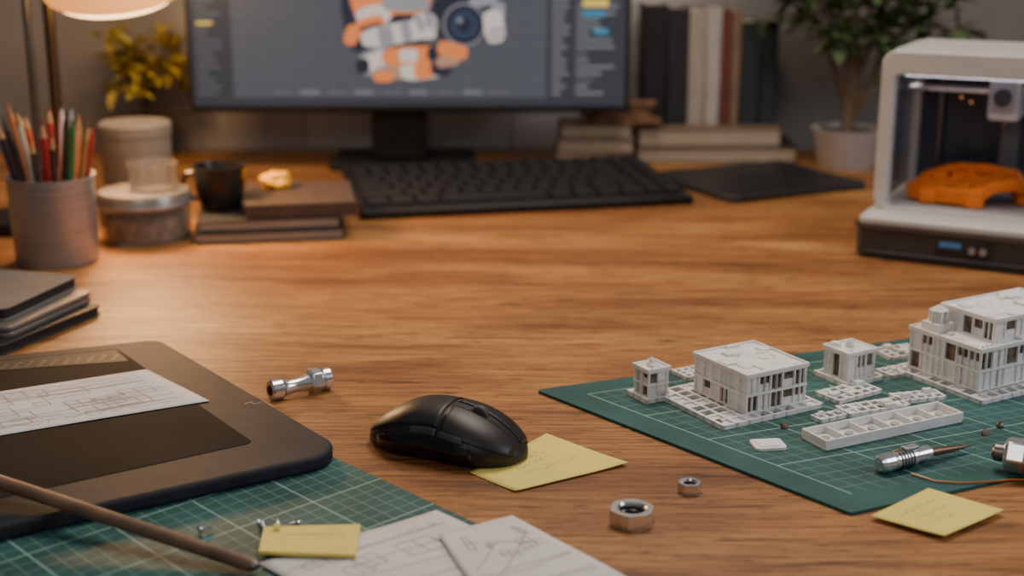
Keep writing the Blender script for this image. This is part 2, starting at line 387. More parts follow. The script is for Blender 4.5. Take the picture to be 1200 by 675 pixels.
book('book',.285,.16,.036,cTN,'large book with cream page edges under a row of books',(.252,2.700,.0342),math.radians(0.5),flip=True,group=G1)
G2='books standing in a row'
st=[(.047,cBK,.238,'thick black book standing upright'),(.043,cDK,.232,'thick dark book standing upright'),(.035,cCR,.226,'cream book standing upright'),(.030,cWH,.232,'white book standing upright'),
    (.020,cRD,.228,'thin red brown book standing upright'),(.020,cTN,.226,'thin tan book standing upright'),(.040,cGN,.205,'dark green book standing upright'),(.034,cGN,.200,'dark green book standing upright')]
x=.262
for t,c,h,l in st:
    book('book',h,.11,t-.001,c,l,(x,2.745,.0705),0,standing=True,group=G2); x+=t
b=B()
for i in range(6):
    m_=Matrix.Translation((.225+random.uniform(-.02,.02),2.715,.0815+i*.007))@Matrix.Rotation(random.uniform(-.12,.12),4,'Z')
    box(b,-.085+i*.006+random.uniform(0,.02),.080-i*.006-random.uniform(0,.03),-.024,.024,0,.006,0,m_)
mk('leather_scrap_pile',b,M('brown_leather',(.20,.10,.05),.7,var=.5,vs=40,bump=.4,bs=90),bevel=.001,label='uneven pile of brown leather scraps on a book stack',cat='leather scraps')

# ------------------------------------------------------------------ potted plants
def leafmesh(bm,p,d,up,L,W,mi=0):
    d=d.normalized(); s=d.cross(up).normalized(); n=s.cross(d).normalized()
    pts=[p,p+d*L*.35+s*W*.5+n*W*.1,p+d*L*.75+s*W*.35-n*W*.05,p+d*L-n*W*.35,p+d*L*.75-s*W*.35-n*W*.05,p+d*L*.35-s*W*.5+n*W*.1]
    c1=bm.verts.new(p+d*L*.35-n*W*.1); c2=bm.verts.new(p+d*L*.75-n*W*.2)
    v=[bm.verts.new(q) for q in pts]
    for f in ([v[0],c1,v[1]],[v[1],c1,c2,v[2]],[v[2],c2,v[3]],[v[3],c2,v[4]],[v[4],c2,c1,v[5]],[v[5],c1,v[0]]): bm.faces.new(f).material_index=mi
def plant(name,label,loc,potr,poth,potmat,leafmat,stems,L,W,nl,seed,lo=.5,ymax=.25):
    rnd=random.Random(seed); r=root(name,label,'plant',loc)
    b=B(); lathe(b,[(0,0),(potr*.78,0),(potr*.82,.004),(potr,poth*.95),(potr*1.03,poth),(potr*.95,poth),(potr*.92,poth*.85),(0,poth*.85)],40); mk('pot',b,potmat,r)
    b=B(); lathe(b,[(0,poth*.86),(potr*.915,poth*.855),(potr*.91,poth*.9),(potr*.5,poth*.93),(0,poth*.92)],30); mk('soil',b,SOIL,r)
    b=B(); fb=B()
    for (tx,ty,tz,rad) in stems:
        P=[]; n=8
        for i in range(n+1):
            t=i/n; P.append(Vector((tx*t**1.5+rnd.uniform(-.003,.003),ty*t**1.5,poth*.85+(tz-poth*.85)*t)))
        rings(b,P,[rad*(1-.6*i/n) for i in range(n+1)],8)
        for k in range(nl):
            t=rnd.uniform(lo,1.0); q=P[min(n,int(t*n))]
            a=rnd.uniform(0,2*math.pi); el_=rnd.uniform(-.2,.9); d=Vector((math.cos(a)*math.cos(el_),math.sin(a)*math.cos(el_)*.6,math.sin(el_)))
            ln=rnd.uniform(.02,.075); e=q+d*ln
            rings(b,[q,q+d*ln*.5+Vector((0,0,.003)),e],[.0012,.001,.0008],5)
            for j in range(4):
                a2=rnd.uniform(0,6.28); d2=(d+Vector((math.cos(a2),math.sin(a2)*.7,rnd.uniform(-.7,.4)))*.9).normalized()
                leafmesh(fb,e,d2,Vector((0,0,1)) if abs(d2.z)<.9 else Vector((1,0,0)),L*rnd.uniform(.7,1.1),W*rnd.uniform(.8,1.1))
    for v in fb.verts: v.co.y=min(v.co.y,ymax)
    mk('stem',b,STEM,r); mk('foliage',fb,leafmat,r,recalc=False,ang=1.5)
    return r
plant('potted_plant','leafy green indoor tree in a white ceramic pot',(.658,2.66,0),.068,.078,POTW,LEAF,
      [(.0,.0,.50,.013),(-.11,.02,.40,.006),(.10,.05,.40,.006),(.17,.04,.35,.005),(-.13,.05,.38,.005),(.03,-.02,.36,.005),(.20,.0,.30,.004)],.062,.026,15,4,.6,.19)
plant('potted_plant','small yellow green plant glowing in the lamp light',(-.735,2.74,0),.05,.09,M('terracotta_pot',(.22,.12,.07),.7),LEAFY,
      [(0,0,.22,.004),(-.05,.0,.20,.003),(.05,.0,.20,.003),(.025,.0,.24,.003),(-.03,.0,.23,.003)],.045,.020,12,9,.5,.125)

# ------------------------------------------------------------------ desk lamp
lamp=root('desk_lamp','desk lamp with glowing warm shade on two slim poles','lamp',(-.76,2.14,0))
b=B(); lathe(b,[(0,0),(.085,0),(.09,.006),(.088,.018),(.03,.028),(0,.028)],40); mk('base',b,BLACK,lamp)
b=B(); cyl(b,(.012,0,.02),(.012,0,.52),.006,seg=16); mk('pole',b,DARKMET,lamp)
b=B(); cyl(b,(.046,0,.022),(.046,0,.50),.0085,seg=16); mk('pole',b,M('bronze',(.14,.09,.055),.4,1),lamp)
b=B(); tube(b,[(.012,0,.52),(.05,0,.545),(.10,-.01,.535),(.145,-.02,.50),(.152,-.02,.462)],.006,10); mk('arm',b,DARKMET,lamp)
Tm=Matrix.Translation((.158,-.03,.366))@Matrix.Rotation(math.radians(16),4,'X')
b=B(); lathe(b,[(.100,0),(.103,.004),(.088,.045),(.055,.08),(.018,.095),(.018,.105),(0,.105)],48,0,(0,0,0),Tm)
lathe(b,[(.100,0),(.085,.043),(.052,.077),(0,.09)],48,0,(0,0,0),Tm)
mk('lamp_shade',b,M('lamp_shade_glow',(.8,.42,.15),.5,emis=(1,.36,.08),es=1.2),lamp)
b=B(); lathe(b,[(0,-.024),(.05,-.021),(.085,-.010),(.099,.003),(.085,.012),(0,.014)],48,0,(0,0,0),Tm)
mk('diffuser',b,M('lamp_diffuser',(.9,.7,.4),.5,emis=(1,.60,.25),es=6),lamp)

# ------------------------------------------------------------------ pencil cup and pencils
pc=root('pencil_cup','brushed steel pencil cup full of pencils','pencil cup',(-.653,1.905,0))
b=B(); lathe(b,[(0,0),(.0555,0),(.0575,.003),(.0600,.119),(.0612,.122),(.0612,.125),(.0585,.125),(.0572,.118),(.0545,.005),(0,.005)],64); mk('cup_body',b,STEEL,pc)
pcol=[(.02,.02,.025),(.45,.16,.05),(.015,.02,.03),(.35,.03,.02),(.03,.05,.14),(.5,.32,.15),(.02,.02,.02),(.04,.16,.05),(.55,.50,.45),(.03,.03,.035),(.55,.10,.03),(.02,.025,.05),(.3,.3,.32),(.02,.02,.02),(.40,.20,.08),(.35,.02,.03)]
pm=[M('pencil_paint',c,.35,coat=.3) for c in pcol]
PW=M('bare_wood',(.42,.24,.11),.7,var=.2,vs=80)
for i in range(22):
    inner=i>=14
    a=(2*math.pi*i/14+.2) if not inner else 2*math.pi*(i-14)/8+.2
    r0=.024 if not inner else .010; r1=.0490 if not inner else .030
    p0=Vector((r0*math.cos(a),r0*math.sin(a),.012)); p1=Vector((r1*math.cos(a),r1*math.sin(a),.124))
    d=(p1-p0).normalized(); Lg=random.uniform(.180,.215) if not inner else random.uniform(.19,.228)
    ci=(i*7+3)%len(pm); col=pm[ci]; rr=.0045 if i%4 else .0051
    r=root('pencil',['dark lacquered pencil standing in the steel cup','coloured pencil with sharpened tip in the steel cup'][1 if max(pcol[ci])>.1 else 0],'pencil',(-.653,1.905,0),group='pencils in the steel cup')
    q=p0+d*(Lg-.024); tip=p0+d*Lg
    b=B(); cyl(b,p0,q,rr,seg=6); mk('shaft',b,col,r,smooth=False)
    b=B(); cyl(b,q,q+(tip-q)*.7,rr,rr*.35,seg=12); mk('sharpened_wood',b,PW if i%3 else col,r)
    b=B(); cyl(b,q+(tip-q)*.7,tip,rr*.35,.0004,seg=10); mk('lead',b,GRAPH if i%2 else col,r)

# ------------------------------------------------------------------ jars
jr=root('round_container','low round clear container with dark contents and metal lid','container',(-.562,2.05,0))
b=B(); lathe(b,[(0,0),(.064,0),(.067,.004),(.067,.052),(.0645,.052),(.0645,.004),(0,.003)],56); mk('glass_wall',b,GLASS,jr)
b=B(); lathe(b,[(0,.006),(.061,.006),(.061,.038),(.04,.042),(0,.040)],40); mk('contents',b,M('brown_contents',(.17,.11,.07),.7,var=.8,vs=70,bump=.8,bs=90),jr)
b=B(); lathe(b,[(0,.0525),(.068,.0525),(.070,.055),(.070,.070),(.067,.075),(.045,.0755),(0,.0755)],56); mk('lid',b,M('brushed_lid',(.34,.32,.29),.32,.6,var=.08),jr)
b=B(); lathe(b,[(.0702,.056),(.0708,.0575),(.0708,.060),(.0702,.0615),(.0702,.056)],56); mk('lid_rim',b,STEEL,jr)
sg=root('small_glass_jar','small empty glass jar on the container lid','glass jar',(-.548,2.055,.0757))
b=B(); lathe(b,[(0,0),(.034,0),(.036,.003),(.036,.036),(.038,.040),(.0355,.040),(.034,.036),(.034,.003),(0,.003)],48); mk('glass_body',b,GLASS,sg)
cn=root('cream_canister','tall cream canister with a flat lid','canister',(-.655,2.36,0))
b=B(); lathe(b,[(0,0),(.058,0),(.060,.003),(.060,.112),(0,.112)],48); mk('canister_body',b,CREAM,cn)
b=B(); lathe(b,[(0,.1125),(.062,.1125),(.062,.130),(.058,.134),(0,.135)],48); mk('lid',b,CREAM,cn)

# ------------------------------------------------------------------ black mug
mg=root('coffee_mug','black ceramic mug standing on the dark books','mug',(-.456,2.10,.0345))
b=B(); lathe(b,[(0,0),(.029,0),(.031,.003),(.036,.02),(.041,.060),(.0425,.070),(.0395,.070),(.037,.058),(.031,.012),(0,.008)],48); mk('mug_body',b,M('black_ceramic',(.012,.011,.010),.3,coat=.2),mg)
b=B(); tube(b,[(-.036,-.002,.058),(-.050,-.003,.057),(-.058,-.004,.044),(-.055,-.004,.028),(-.044,-.003,.018),(-.034,-.002,.017)],.0042,10); mk('handle',b,BLACKGL,mg)
b=B(); bmesh.ops.create_icosphere(b,subdivisions=4,radius=.026)
for v in b.verts: v.co*=1+.35*noise.noise(v.co*60); v.co.z=max(-.010,v.co.z*.62)
mk('crumpled_note',b,M('crumpled_yellow',(.85,.42,.02),.6),loc=(-.378,2.165,.0667),label='crumpled yellow paper lump on the brown notebook',cat='crumpled paper',ang=.25)

# ------------------------------------------------------------------ 3D printer
pr=root('desktop_printer','compact white and black 3D printer with open front','3D printer',(.499,1.936,0),math.radians(-28))
PB=M('printer_base',(.045,.043,.045),.45,var=.15)
b=B(); prism(b,rrect(0,.40,0,.30,.012),.004,.044); mk('base',b,PB,pr,bevel=.003)
b=B(); prism(b,rrect(.006,.394,-.006,.31,.012),.0,.012); mk('base_skirt',b,BLACK,pr,bevel=.002)
b=B(); prism(b,rrect(-.004,.404,-.004,.304,.012),.044,.0475); mk('base_seam',b,DARKMET,pr)
b=B(); box(b,.115,.190,-.003,.0,.016,.038); mk('control_panel',b,M('panel_dark',(.02,.022,.026),.2),pr,bevel=.001)
b=B(); box(b,.120,.150,-.0036,-.003,.027,.035); mk('display',b,M('panel_blue',(.02,.05,.1),.2,emis=(.06,.16,.3),es=.4),pr,smooth=False)
for x in (.165,.180):
    b=B(); cyl(b,(x,.001,.026),(x,-.006,.026),.005,seg=20); mk('knob',b,STEEL,pr)
b=B(); prism(b,rrect(.002,.398,.002,.298,.012),.0475,.060); mk('deck',b,WHITEP,pr,bevel=.004,bseg=3)
b=B(); prism(b,rrect(.034,.366,.094,.258,.006),.060,.0635); mk('print_bed',b,M('bed_sheet',(.42,.40,.39),.5),pr,bevel=.0008)
def ring_frame(bm,y0,y1,x0,x1,z0,z1,t,tt,r):
    out=rrect(x0,x1,z0,z1,r,6); inn=rrect(x0+t,x1-t,z0+.004,z1-tt,max(.002,r*.4),6)
    n=len(out); V=[]
    for P in (out,inn):
        for y in (y0,y1): V.append([bm.verts.new((p[0],y,p[1])) for p in P])
    O0,O1,I0,I1=V
    for i in range(n):
        j=(i+1)%n
        bm.faces.new([O0[i],O0[j],O1[j],O1[i]]); bm.faces.new([I0[i],I1[i],I1[j],I0[j]])
        bm.faces.new([O0[i],I0[i],I0[j],O0[j]]); bm.faces.new([O1[i],O1[j],I1[j],I1[i]])
FR=.008
b=B(); 
ring_frame(b,.060,.090,FR,.400-FR,.0595,.292,.018,.034,.020); mk('front_frame',b,WHITEP,pr,bevel=.003)
b=B(); ring_frame(b,.265,.285,FR,.392,.0595,.292,.018,.034,.020); mk('rear_frame',b,WHITEP,pr,bevel=.002)
b=B(); box(b,.018,.382,.090,.265,.282,.2915); mk('top_cover',b,WHITEP,pr)
for x0,x1 in ((.010,.014),(.386,.390)):
    b=B(); box(b,x0,x1,.090,.265,.0655,.282); mk('side_window',b,DKGLASS,pr,smooth=False)
b=B(); box(b,.027,.373,.268,.274,.0655,.257); mk('back_panel',b,M('chamber_back',(.042,.049,.066),.3,var=.5,vs=14),pr,smooth=False)
b=B(); box(b,.150,.178,.258,.2675,.0655,.257); mk('back_column',b,M('column_grey',(.15,.15,.16),.4),pr,smooth=False,bevel=.001)
for y in (.20,.22):
    b=B(); cyl(b,(.02,y,.225),(.38,y,.225),.004,seg=12); mk('gantry_rod',b,CHROME,pr)
for x in (.315,.060):
    b=B(); cyl(b,(x,.250,.0655),(x,.250,.282),.005,seg=12); mk('lead_screw',b,DARKMET,pr)
b=B(); box(b,.142,.187,.165,.235,.186,.250); mk('extruder_head',b,M('extruder_grey',(.60,.58,.59),.4),pr,bevel=.006,bseg=3)
b=B(); box(b,.147,.182,.158,.166,.200,.243); mk('fan_shroud',b,M('shroud_grey',(.38,.37,.39),.4),pr,bevel=.002)
b=B(); cyl(b,(.164,.158,.222),(.164,.150,.222),.013,seg=24); mk('extruder_fan',b,DGREY,pr)
b=B(); rings(b,[(.164,.2,.188),(.164,.2,.174),(.164,.2,.172),(.164,.2,.164)],[.010,.006,.005,.0015],16); mk('nozzle',b,DARKMET,pr)
b=B(); tube(b,[(.185,.22,.25),(.20,.235,.272),(.23,.245,.262),(.27,.25,.235),(.30,.255,.20)],.003,8); mk('cable',b,BLACK,pr)
b=B(); box(b,.035,.36,.094,.099,.254,.257); mk('chamber_light',b,M('led_strip',(.5,.6,.8),.4,emis=(.75,.75,.9),es=6),pr)
for (x,z) in ((.085,.205),(.10,.198),(.055,.17)):
    b=B(); box(b,x,x+.003,.2655,.2675,z,z+.002); mk('amber_glint',b,M('amber_reflection',(.5,.2,.05),.4,emis=(1,.35,.08),es=1.2),pr)  # small glowing boxes stand in for warm reflections on the chamber back
b=B(); box(b,.225,.229,.258,.262,.10,.20); mk('blue_light',b,M('blue_led',(.05,.2,.5),.4,emis=(.06,.3,.9),es=2.5),pr)
# orange printed part
op=root('orange_printed_frame','chunky bright orange printed part lying on the print bed','3D print',(.499+.128*.883+.158*.469,1.936-.128*.469+.158*.883,.0645),math.radians(-24))
b=B()
def rb(x0,x1,y0,y1,z0,z1,rz=0,rx=0): 
    m_=Matrix.Translation(((x0+x1)/2,(y0+y1)/2,(z0+z1)/2))@Matrix.Rotation(rz,4,'Z')@Matrix.Rotation(rx,4,'Y')
    hx,hy,hz=(x1-x0)/2,(y1-y0)/2,(z1-z0)/2; box(b,-hx,hx,-hy,hy,-hz,hz,0,m_)
def bar(P,w,h):
    P=[Vector(p) for p in P]
    for p,q in zip(P[:-1],P[1:]):
        d=q-p; L_=d.length; x=d.normalized(); y=Vector((0,0,1)).cross(x).normalized(); z=x.cross(y)
        mt=Matrix((x,y,z)).transposed().to_4x4(); mt.translation=(p+q)/2
        box(b,-L_/2-.003,L_/2+.003,-w/2,w/2,-h/2,h/2,0,mt)
bar([(-.078,.012,.014),(-.062,.026,.030),(-.030,.032,.042),(.020,.032,.045),(.060,.028,.040),(.080,.020,.018)],.019,.015)
bar([(-.082,-.006,.012),(-.056,-.030,.014),(-.020,-.040,.014),(.012,-.044,.013)],.020,.023)
bar([(.012,-.044,.014),(.034,-.034,.030),(.060,-.020,.034),(.076,.0,.024),(.082,.014,.010)],.018,.018)
bar([(-.082,-.006,.014),(-.078,.012,.014)],.016,.020)
bar([(-.048,-.030,.019),(-.040,.026,.040)],.018,.012); bar([(-.006,-.040,.021),(.002,.030,.043)],.020,.012); bar([(.036,-.034,.031),(.044,.026,.042)],.018,.012)
bar([(-.044,.0,.028),(.040,.0,.036)],.016,.011)
rb(-.064,.004,-.024,.030,.006,.030,0,-.08); rb(.000,.062,-.020,.030,.020,.036)
rb(-.066,-.044,-.046,-.026,.0,.020); rb(-.022,.006,.014,.034,.044,.053); rb(.000,.026,-.056,-.034,0,.028); rb(.068,.088,-.004,.020,0,.014); rb(-.088,-.070,.0,.020,0,.022); rb(-.070,-.054,.024,.036,0,.028); rb(.058,.070,.022,.034,0,.034)
mk('frame_shell',b,ORANGE,op,bevel=.0032,bseg=3)
for (x,y,z,r_) in ((-.058,-.004,.027,.014),(-.018,.008,.042,.010),(.056,.004,.040,.010),(.018,-.040,.031,.009)):
    b=B(); prof=[(r_,-.006),(r_,.002),(r_*.55,.002),(r_*.55,-.006)]; lathe(b,prof+[prof[0]],24,0,(x,y,z)); mk('mounting_ring',b,ORANGE,op)

# ------------------------------------------------------------------ left notebooks / laptop stack
G3='closed notebooks stacked on the desk'
def slab(name,label,cat,corner,rz,L,W,z0,z1,mats,r=.01,pages=True):
    o=root(name,label,cat,(corner[0],corner[1],z0),rz,G3); t=z1-z0
    e=.0022 if pages else t*.42
    b=B(); prism(b,rrect(-L,0,-W,0,r),0,e); prism(b,rrect(-L,0,-W,0,r),t-e,t); 
    if pages: box(b,-L,-L+.004,-W+.005,-.005,e,t-e)
    mk('cover' if pages else 'shell',b,mats[0],o,bevel=.0008)
    b=B(); prism(b,rrect(-L+.003,-.003,-W+.003,-.003,r*.7),e,t-e); mk('pages' if pages else 'edge_seam',b,mats[1],o)
    return o
slab('notebook','black notebook at the bottom of a stack','notebook',(-.508,1.632),math.radians(-21),.30,.185,0,.013,[cBK,cDK])
slab('laptop','thin silver laptop between two notebooks','laptop',(-.524,1.650),math.radians(-17),.30,.170,.0132,.026,[M('silver_shell',(.24,.22,.21),.4,.5),DGREY],.012,False)
slab('notebook','grey cloth covered notebook on top of a stack','notebook',(-.545,1.665),math.radians(-14),.28,.16,.0262,.042,[M('grey_cloth',(.15,.135,.125),.85,var=.1,bump=.3,bs=900),cDK])

# ------------------------------------------------------------------ cutting mats
def cutting_mat(label,corners,Lu,Lv,step,z1=.003,margin=.02):
    b=B(); uvl=b.loops.layers.uv.new('UVMap')
    P=rpoly(corners,.004,3)
    c0=Vector(corners[0]);ex=Vector(corners[1])-c0;ey=Vector(corners[3])-c0
    det=ex.x*ey.y-ex.y*ey.x
    prism(b,P,0,z1)
    for f in b.faces:
        for l in f.loops:
            q=Vector((l.vert.co.x,l.vert.co.y))-c0
            l[uvl].uv=((q.x*ey.y-q.y*ey.x)/det*Lu,(ex.x*q.y-ex.y*q.x)/det*Lv)
    return mk('cutting_mat',b,mat_grid('mat_grid',Lu,Lv,step,margin=margin),smooth=False,label=label,cat='cutting mat')
P=Vector((-.215,1.215)); d1=Vector((.69,-.724)); d2=Vector((-.724,-.69))
cutting_mat('green cutting mat with pale grid lines under the drawing tablet',[tuple(P),tuple(P+d2*.6),tuple(P+d2*.6+d1*.6),tuple(P+d1*.6)],.6,.6,.0145,margin=-.001)
cutting_mat('green cutting mat with grid lines holding white scale models',[(.025,1.343),(.280,1.040),(.826,1.289),(.583,1.571)],.396,.60,.0165,margin=.034)

# ------------------------------------------------------------------ graphics tablet
gt=root('drawing_tablet','black drawing tablet with rounded corners on a cutting mat','drawing tablet',(0,0,.0031))
BRc=(-.400,1.476); FRc=(-.146,1.142)
b=B(); prism(b,rpoly([(-.70,1.362),(-.500,.925),FRc,BRc],[.02,.02,.035,.022],10),0,.014); mk('tablet_body',b,TABLET,gt,bevel=.004,bseg=4)
b=B(); prism(b,rpoly([(-.70,1.345),(-.515,.975),(-.235,1.160),(-.436,1.437)],.006,5),.014,.0144); mk('active_surface',b,TABSURF,gt,smooth=False)
b=B(); prism(b,[(-.695,1.322),(-.412,1.394),(-.436,1.432),(-.695,1.343)],.0145,.0148); mk('shortcut_strip',b,M('strip_dark',(.030,.033,.029),.6,spec=.2),gt,smooth=False)
b=B()
for i in range(22):
    t=i/22; x=-.685+.265*t; y0=1.332+.074*t
    for j in range(3): 
        yy=y0-.004+j*.007; ribbon(b,[(x,yy,.0150),(x+random.uniform(.002,.006),yy+.0015,.0150)],.0010)
mk('strip_markings',b,M('strip_ink',(.30,.28,.22),.6),gt,smooth=False,recalc=False)
b=B(); ribbon(b,[(-.262,1.262,.0142),(-.257,1.268,.0142),(-.253,1.261,.0142),(-.247,1.266,.0142)],.0015)
mk('logo_mark',b,M('logo_grey',(.25,.25,.26),.5),gt,smooth=False,recalc=False)

# ------------------------------------------------------------------ sheets
def sheet(name,label,cat,C4,z0,mat,amp=.001,curl=0.0,n=16,thick=.0003,seed=0,back=None):
    P0,P1,P2,P3=[Vector(c) for c in C4]
    def f(u,v,dz=0):
        p=P0*(1-u)*(1-v)+P1*u*(1-v)+P2*u*v+P3*(1-u)*v
        z=z0+amp*(1+noise.noise(Vector((u*2.3+seed,v*2.3,seed))))+curl*(max(0,u-.6)**2+max(0,.4-v)**2)
        return Vector((p.x,p.y,z+dz))
    r=root(name,label,cat)
    b=B(); g=[[b.verts.new(f(i/n,j/n)) for j in range(n+1)] for i in range(n+1)]
    for i in range(n):
        for j in range(n): b.faces.new([g[i][j],g[i+1][j],g[i+1][j+1],g[i][j+1]])
    mk('sheet',b,mat,r,solid=thick)
    return r,f
def scribbles(r,f,mat,lines,w=.0009,name='handwriting'):
    b=B()
    for ln in lines:
        Q=[]
        for (a,c) in zip(ln[:-1],ln[1:]):
            m=max(1,int(math.hypot(c[0]-a[0],c[1]-a[1])/.08))
            for k in range(m): t=k/m; Q.append((a[0]+(c[0]-a[0])*t,a[1]+(c[1]-a[1])*t))
        Q.append(ln[-1])
        for (a,c) in zip(Q[:-1],Q[1:]): ribbon(b,[f(a[0],a[1],.0004),f(c[0],c[1],.0004)],w)
    mk(name,b,mat,r,smooth=False,recalc=False)
def handwriting(u0,u1,v,amp,n,seed):
    rnd=random.Random(seed); pts=[];out=[]
    for i in range(n):
        t=i/n
        if rnd.random()<.12 and len(pts)>2: out.append(pts);pts=[]
        pts.append((u0+(u1-u0)*t+rnd.uniform(-.006,.006),v+amp*rnd.uniform(-1,1)))
    out.append(pts); return [p for p in out if len(p)>1]
def archsketch(seed,n=14):
    rnd=random.Random(seed); L=[]
    for i in range(n):
        u=rnd.uniform(.08,.8);v=rnd.uniform(.12,.8);w=rnd.uniform(.05,.2);h=rnd.uniform(.05,.18);k=rnd.uniform(-.03,.03)
        L.append([(u,v),(u+w,v+k),(u+w,min(.95,v+h+k)),(u,min(.95,v+h)),(u,v)])
        if rnd.random()<.6: L.append([(u+w*.5,v),(u+w*.5,min(.95,v+h))])
        if rnd.random()<.5: L.append([(u-.02,v+h*.5),(min(.97,u+w+.1),v+h*.5+k)])
    for i in range(4):
        v=rnd.uniform(.1,.9); L.append([(.05,v),(.5,v+rnd.uniform(-.02,.02)),(.93,v+rnd.uniform(-.04,.04))])
    return L
r,f=sheet('sketch_sheet','white paper with architectural pencil sketches on the tablet','paper sheet',[(-.53,1.144),(-.298,1.268),(-.385,1.364),(-.61,1.243)],.0180,PAPER,amp=.0003,seed=2)
scribbles(r,f,INK,archsketch(5,20)+handwriting(.1,.9,.12,.03,60,3)+handwriting(.1,.9,.9,.03,60,4),.0007,'pencil_sketch')
r,f=sheet('sketch_sheet','white sketch paper lying on the cutting mat','paper sheet',[(-.091,.846),(.045,.925),(-.0626,1.042),(-.193,.945)],.0035,PAPER,amp=.0015,seed=5)
scribbles(r,f,INK,archsketch(8,8)+handwriting(.25,.9,.85,.02,50,9),.0006,'pencil_sketch')
r,f=sheet('sketch_sheet','white sketch paper overlapping another sheet and the mat','paper sheet',[(-.010,.85),(.088,.912),(.0000,1.024),(-.058,.988)],.0072,PAPER,amp=.0012,seed=8)
scribbles(r,f,INK,archsketch(12,5)+[[(.1,.5),(.5,.75),(.9,.6)],[(.1,.3),(.9,.8)]],.0006,'pencil_sketch')
r,f=sheet('sticky_note','yellow sticky note with handwriting beside the mouse','sticky note',[(.003,1.087),(.105,1.147),(.0328,1.222),(-.0378,1.130)],.0003,YELLOW,amp=.0003,curl=.008,seed=11,n=14)
scribbles(r,f,INKY,handwriting(.25,.8,.75,.05,40,21)+handwriting(.3,.7,.6,.05,30,22)+handwriting(.3,.85,.42,.05,36,23),.0007)
r,f=sheet('sticky_note','yellow sticky note overlapping the edge of the cutting mat','sticky note',[(.343,.993),(.407,1.041),(.358,1.087),(.294,1.032)],.0034,YELLOW,amp=.0004,curl=.004,seed=14,n=14)
scribbles(r,f,INKY,handwriting(.2,.8,.75,.04,40,31)+handwriting(.25,.75,.55,.04,40,32)+handwriting(.3,.6,.35,.04,20,33),.0007)
pad=root('sticky_note_pad','small yellow sticky pad with a screw lying on it','sticky note',(0,0,.0067))
b=B(); prism(b,[(-.194,.956),(-.119,.950),(-.1213,1.004),(-.1976,.999)],0,.003); mk('pad_sheets',b,YELLOW,pad,smooth=False)
b=B(); ribbon(b,[(-.178+.0013*i,.985+.0025*math.sin(i*1.9)*(1 if i%5 else .2),.0032) for i in range(36)],.0007)
mk('handwriting',b,INKY,pad,smooth=False,recalc=False)

# ------------------------------------------------------------------ long pencil (wooden)
pw=root('wooden_pencil','long dark wooden pencil leaning across the tablet edge','pencil')
p0=Vector((-.193,.932,.0095)); p1=Vector((-.423,1.040,.0310)); d=(p1-p0)
end=p0+d*1.35
b=B(); rings(b,[p0,p0+d*.015,end],[.0045,.0058,.0058],12); mk('shaft',b,M('old_wood',(.17,.10,.06),.5,var=.3,vs=40),pw)
b=B(); rings(b,[p0-d*.012,p0],[.0030,.0044],12); mk('end_cap',b,DARKMET,pw)

# ------------------------------------------------------------------ mouse
ms=root('computer_mouse','matte black wireless computer mouse with scroll wheel','computer mouse',(-.060,1.188,.0012),math.radians(-24))
HL=.0790
def sgnpow(x,p): return math.copysign(abs(x)**p,x)
def S(u,ph,off=0):
    e=max(0,1-abs(u)**2.9)**.5
    w=(.0450-.0045*math.exp(-((u+.05)/.32)**2)+.0015*u)*e
    hh=(.0400*math.exp(-((u+.06)/1.25)**2)+.004)*max(0,1-abs(u)**(4.2 if u>0 else 3.0))**.5
    x=u*HL; y=-sgnpow(math.cos(ph),.80)*w; z=max(0.0,math.sin(ph))**.75*hh
    k=1-.12*max(0,1-z/.012); y*=k
    p=Vector((x,y,z+.002))
    if off:
        c=Vector((x*.6,0,.004)); p+=(p-c).normalized()*off
    return p
b=B(); nu=44;nv=30; G_=[]
for i in range(nu+1):
    u=-math.cos(math.pi*i/nu)*.9995; G_.append([b.verts.new(S(u,math.pi*j/nv)) for j in range(nv+1)])
for i in range(nu):
    for j in range(nv): b.faces.new([G_[i][j],G_[i+1][j],G_[i+1][j+1],G_[i][j+1]])
    b.faces.new([G_[i][0],G_[i][nv],G_[i+1][nv],G_[i+1][0]])
bmesh.ops.remove_doubles(b,verts=b.verts,dist=.00005)
mk('shell',b,SOFTBLK,ms,ang=1.2)
def patch(name,u0,u1,a0,a1,off,mat,n=18,solid=.0012):
    b=B(); g=[[b.verts.new(S(u0+(u1-u0)*i/n,math.radians(a0+(a1-a0)*j/n),off)) for j in range(n+1)] for i in range(n+1)]
    for i in range(n):
        for j in range(n): b.faces.new([g[i][j],g[i+1][j],g[i+1][j+1],g[i][j+1]])
    bmesh.ops.recalc_face_normals(b,faces=b.faces)
    s=sum(fc.normal.dot(fc.calc_center_median()) for fc in b.faces)
    if s<0: bmesh.ops.reverse_faces(b,faces=b.faces)
    return mk(name,b,mat,ms,solid=solid,recalc=False,ang=1.2)
patch('button',.12,.93,30,86.0,.0009,SOFTBLK); patch('button',.12,.93,94,150,.0009,SOFTBLK)
patch('palm_rest',-.9,.085,38,142,.0008,SOFTBLK)
patch('thumb_panel',-.72,.55,6,24,.0004,BLACKGL)
patch('side_button',-.25,.08,26,35,.0013,DGREY,10); patch('side_button',.11,.42,26,34,.0013,DGREY,10)
wp=S(.42,math.pi/2)
b=B(); cyl(b,(wp.x,-.0034,wp.z-.0030),(wp.x,.0034,wp.z-.0030),.0090,seg=30)
mk('scroll_wheel',b,M('wheel_rubber',(.06,.06,.062),.5),ms,bevel=.0012)
b=B(); box(b,-.06,.05,-.02,.02,-.0002,.003); mk('glide_foot',b,BLACK,ms)

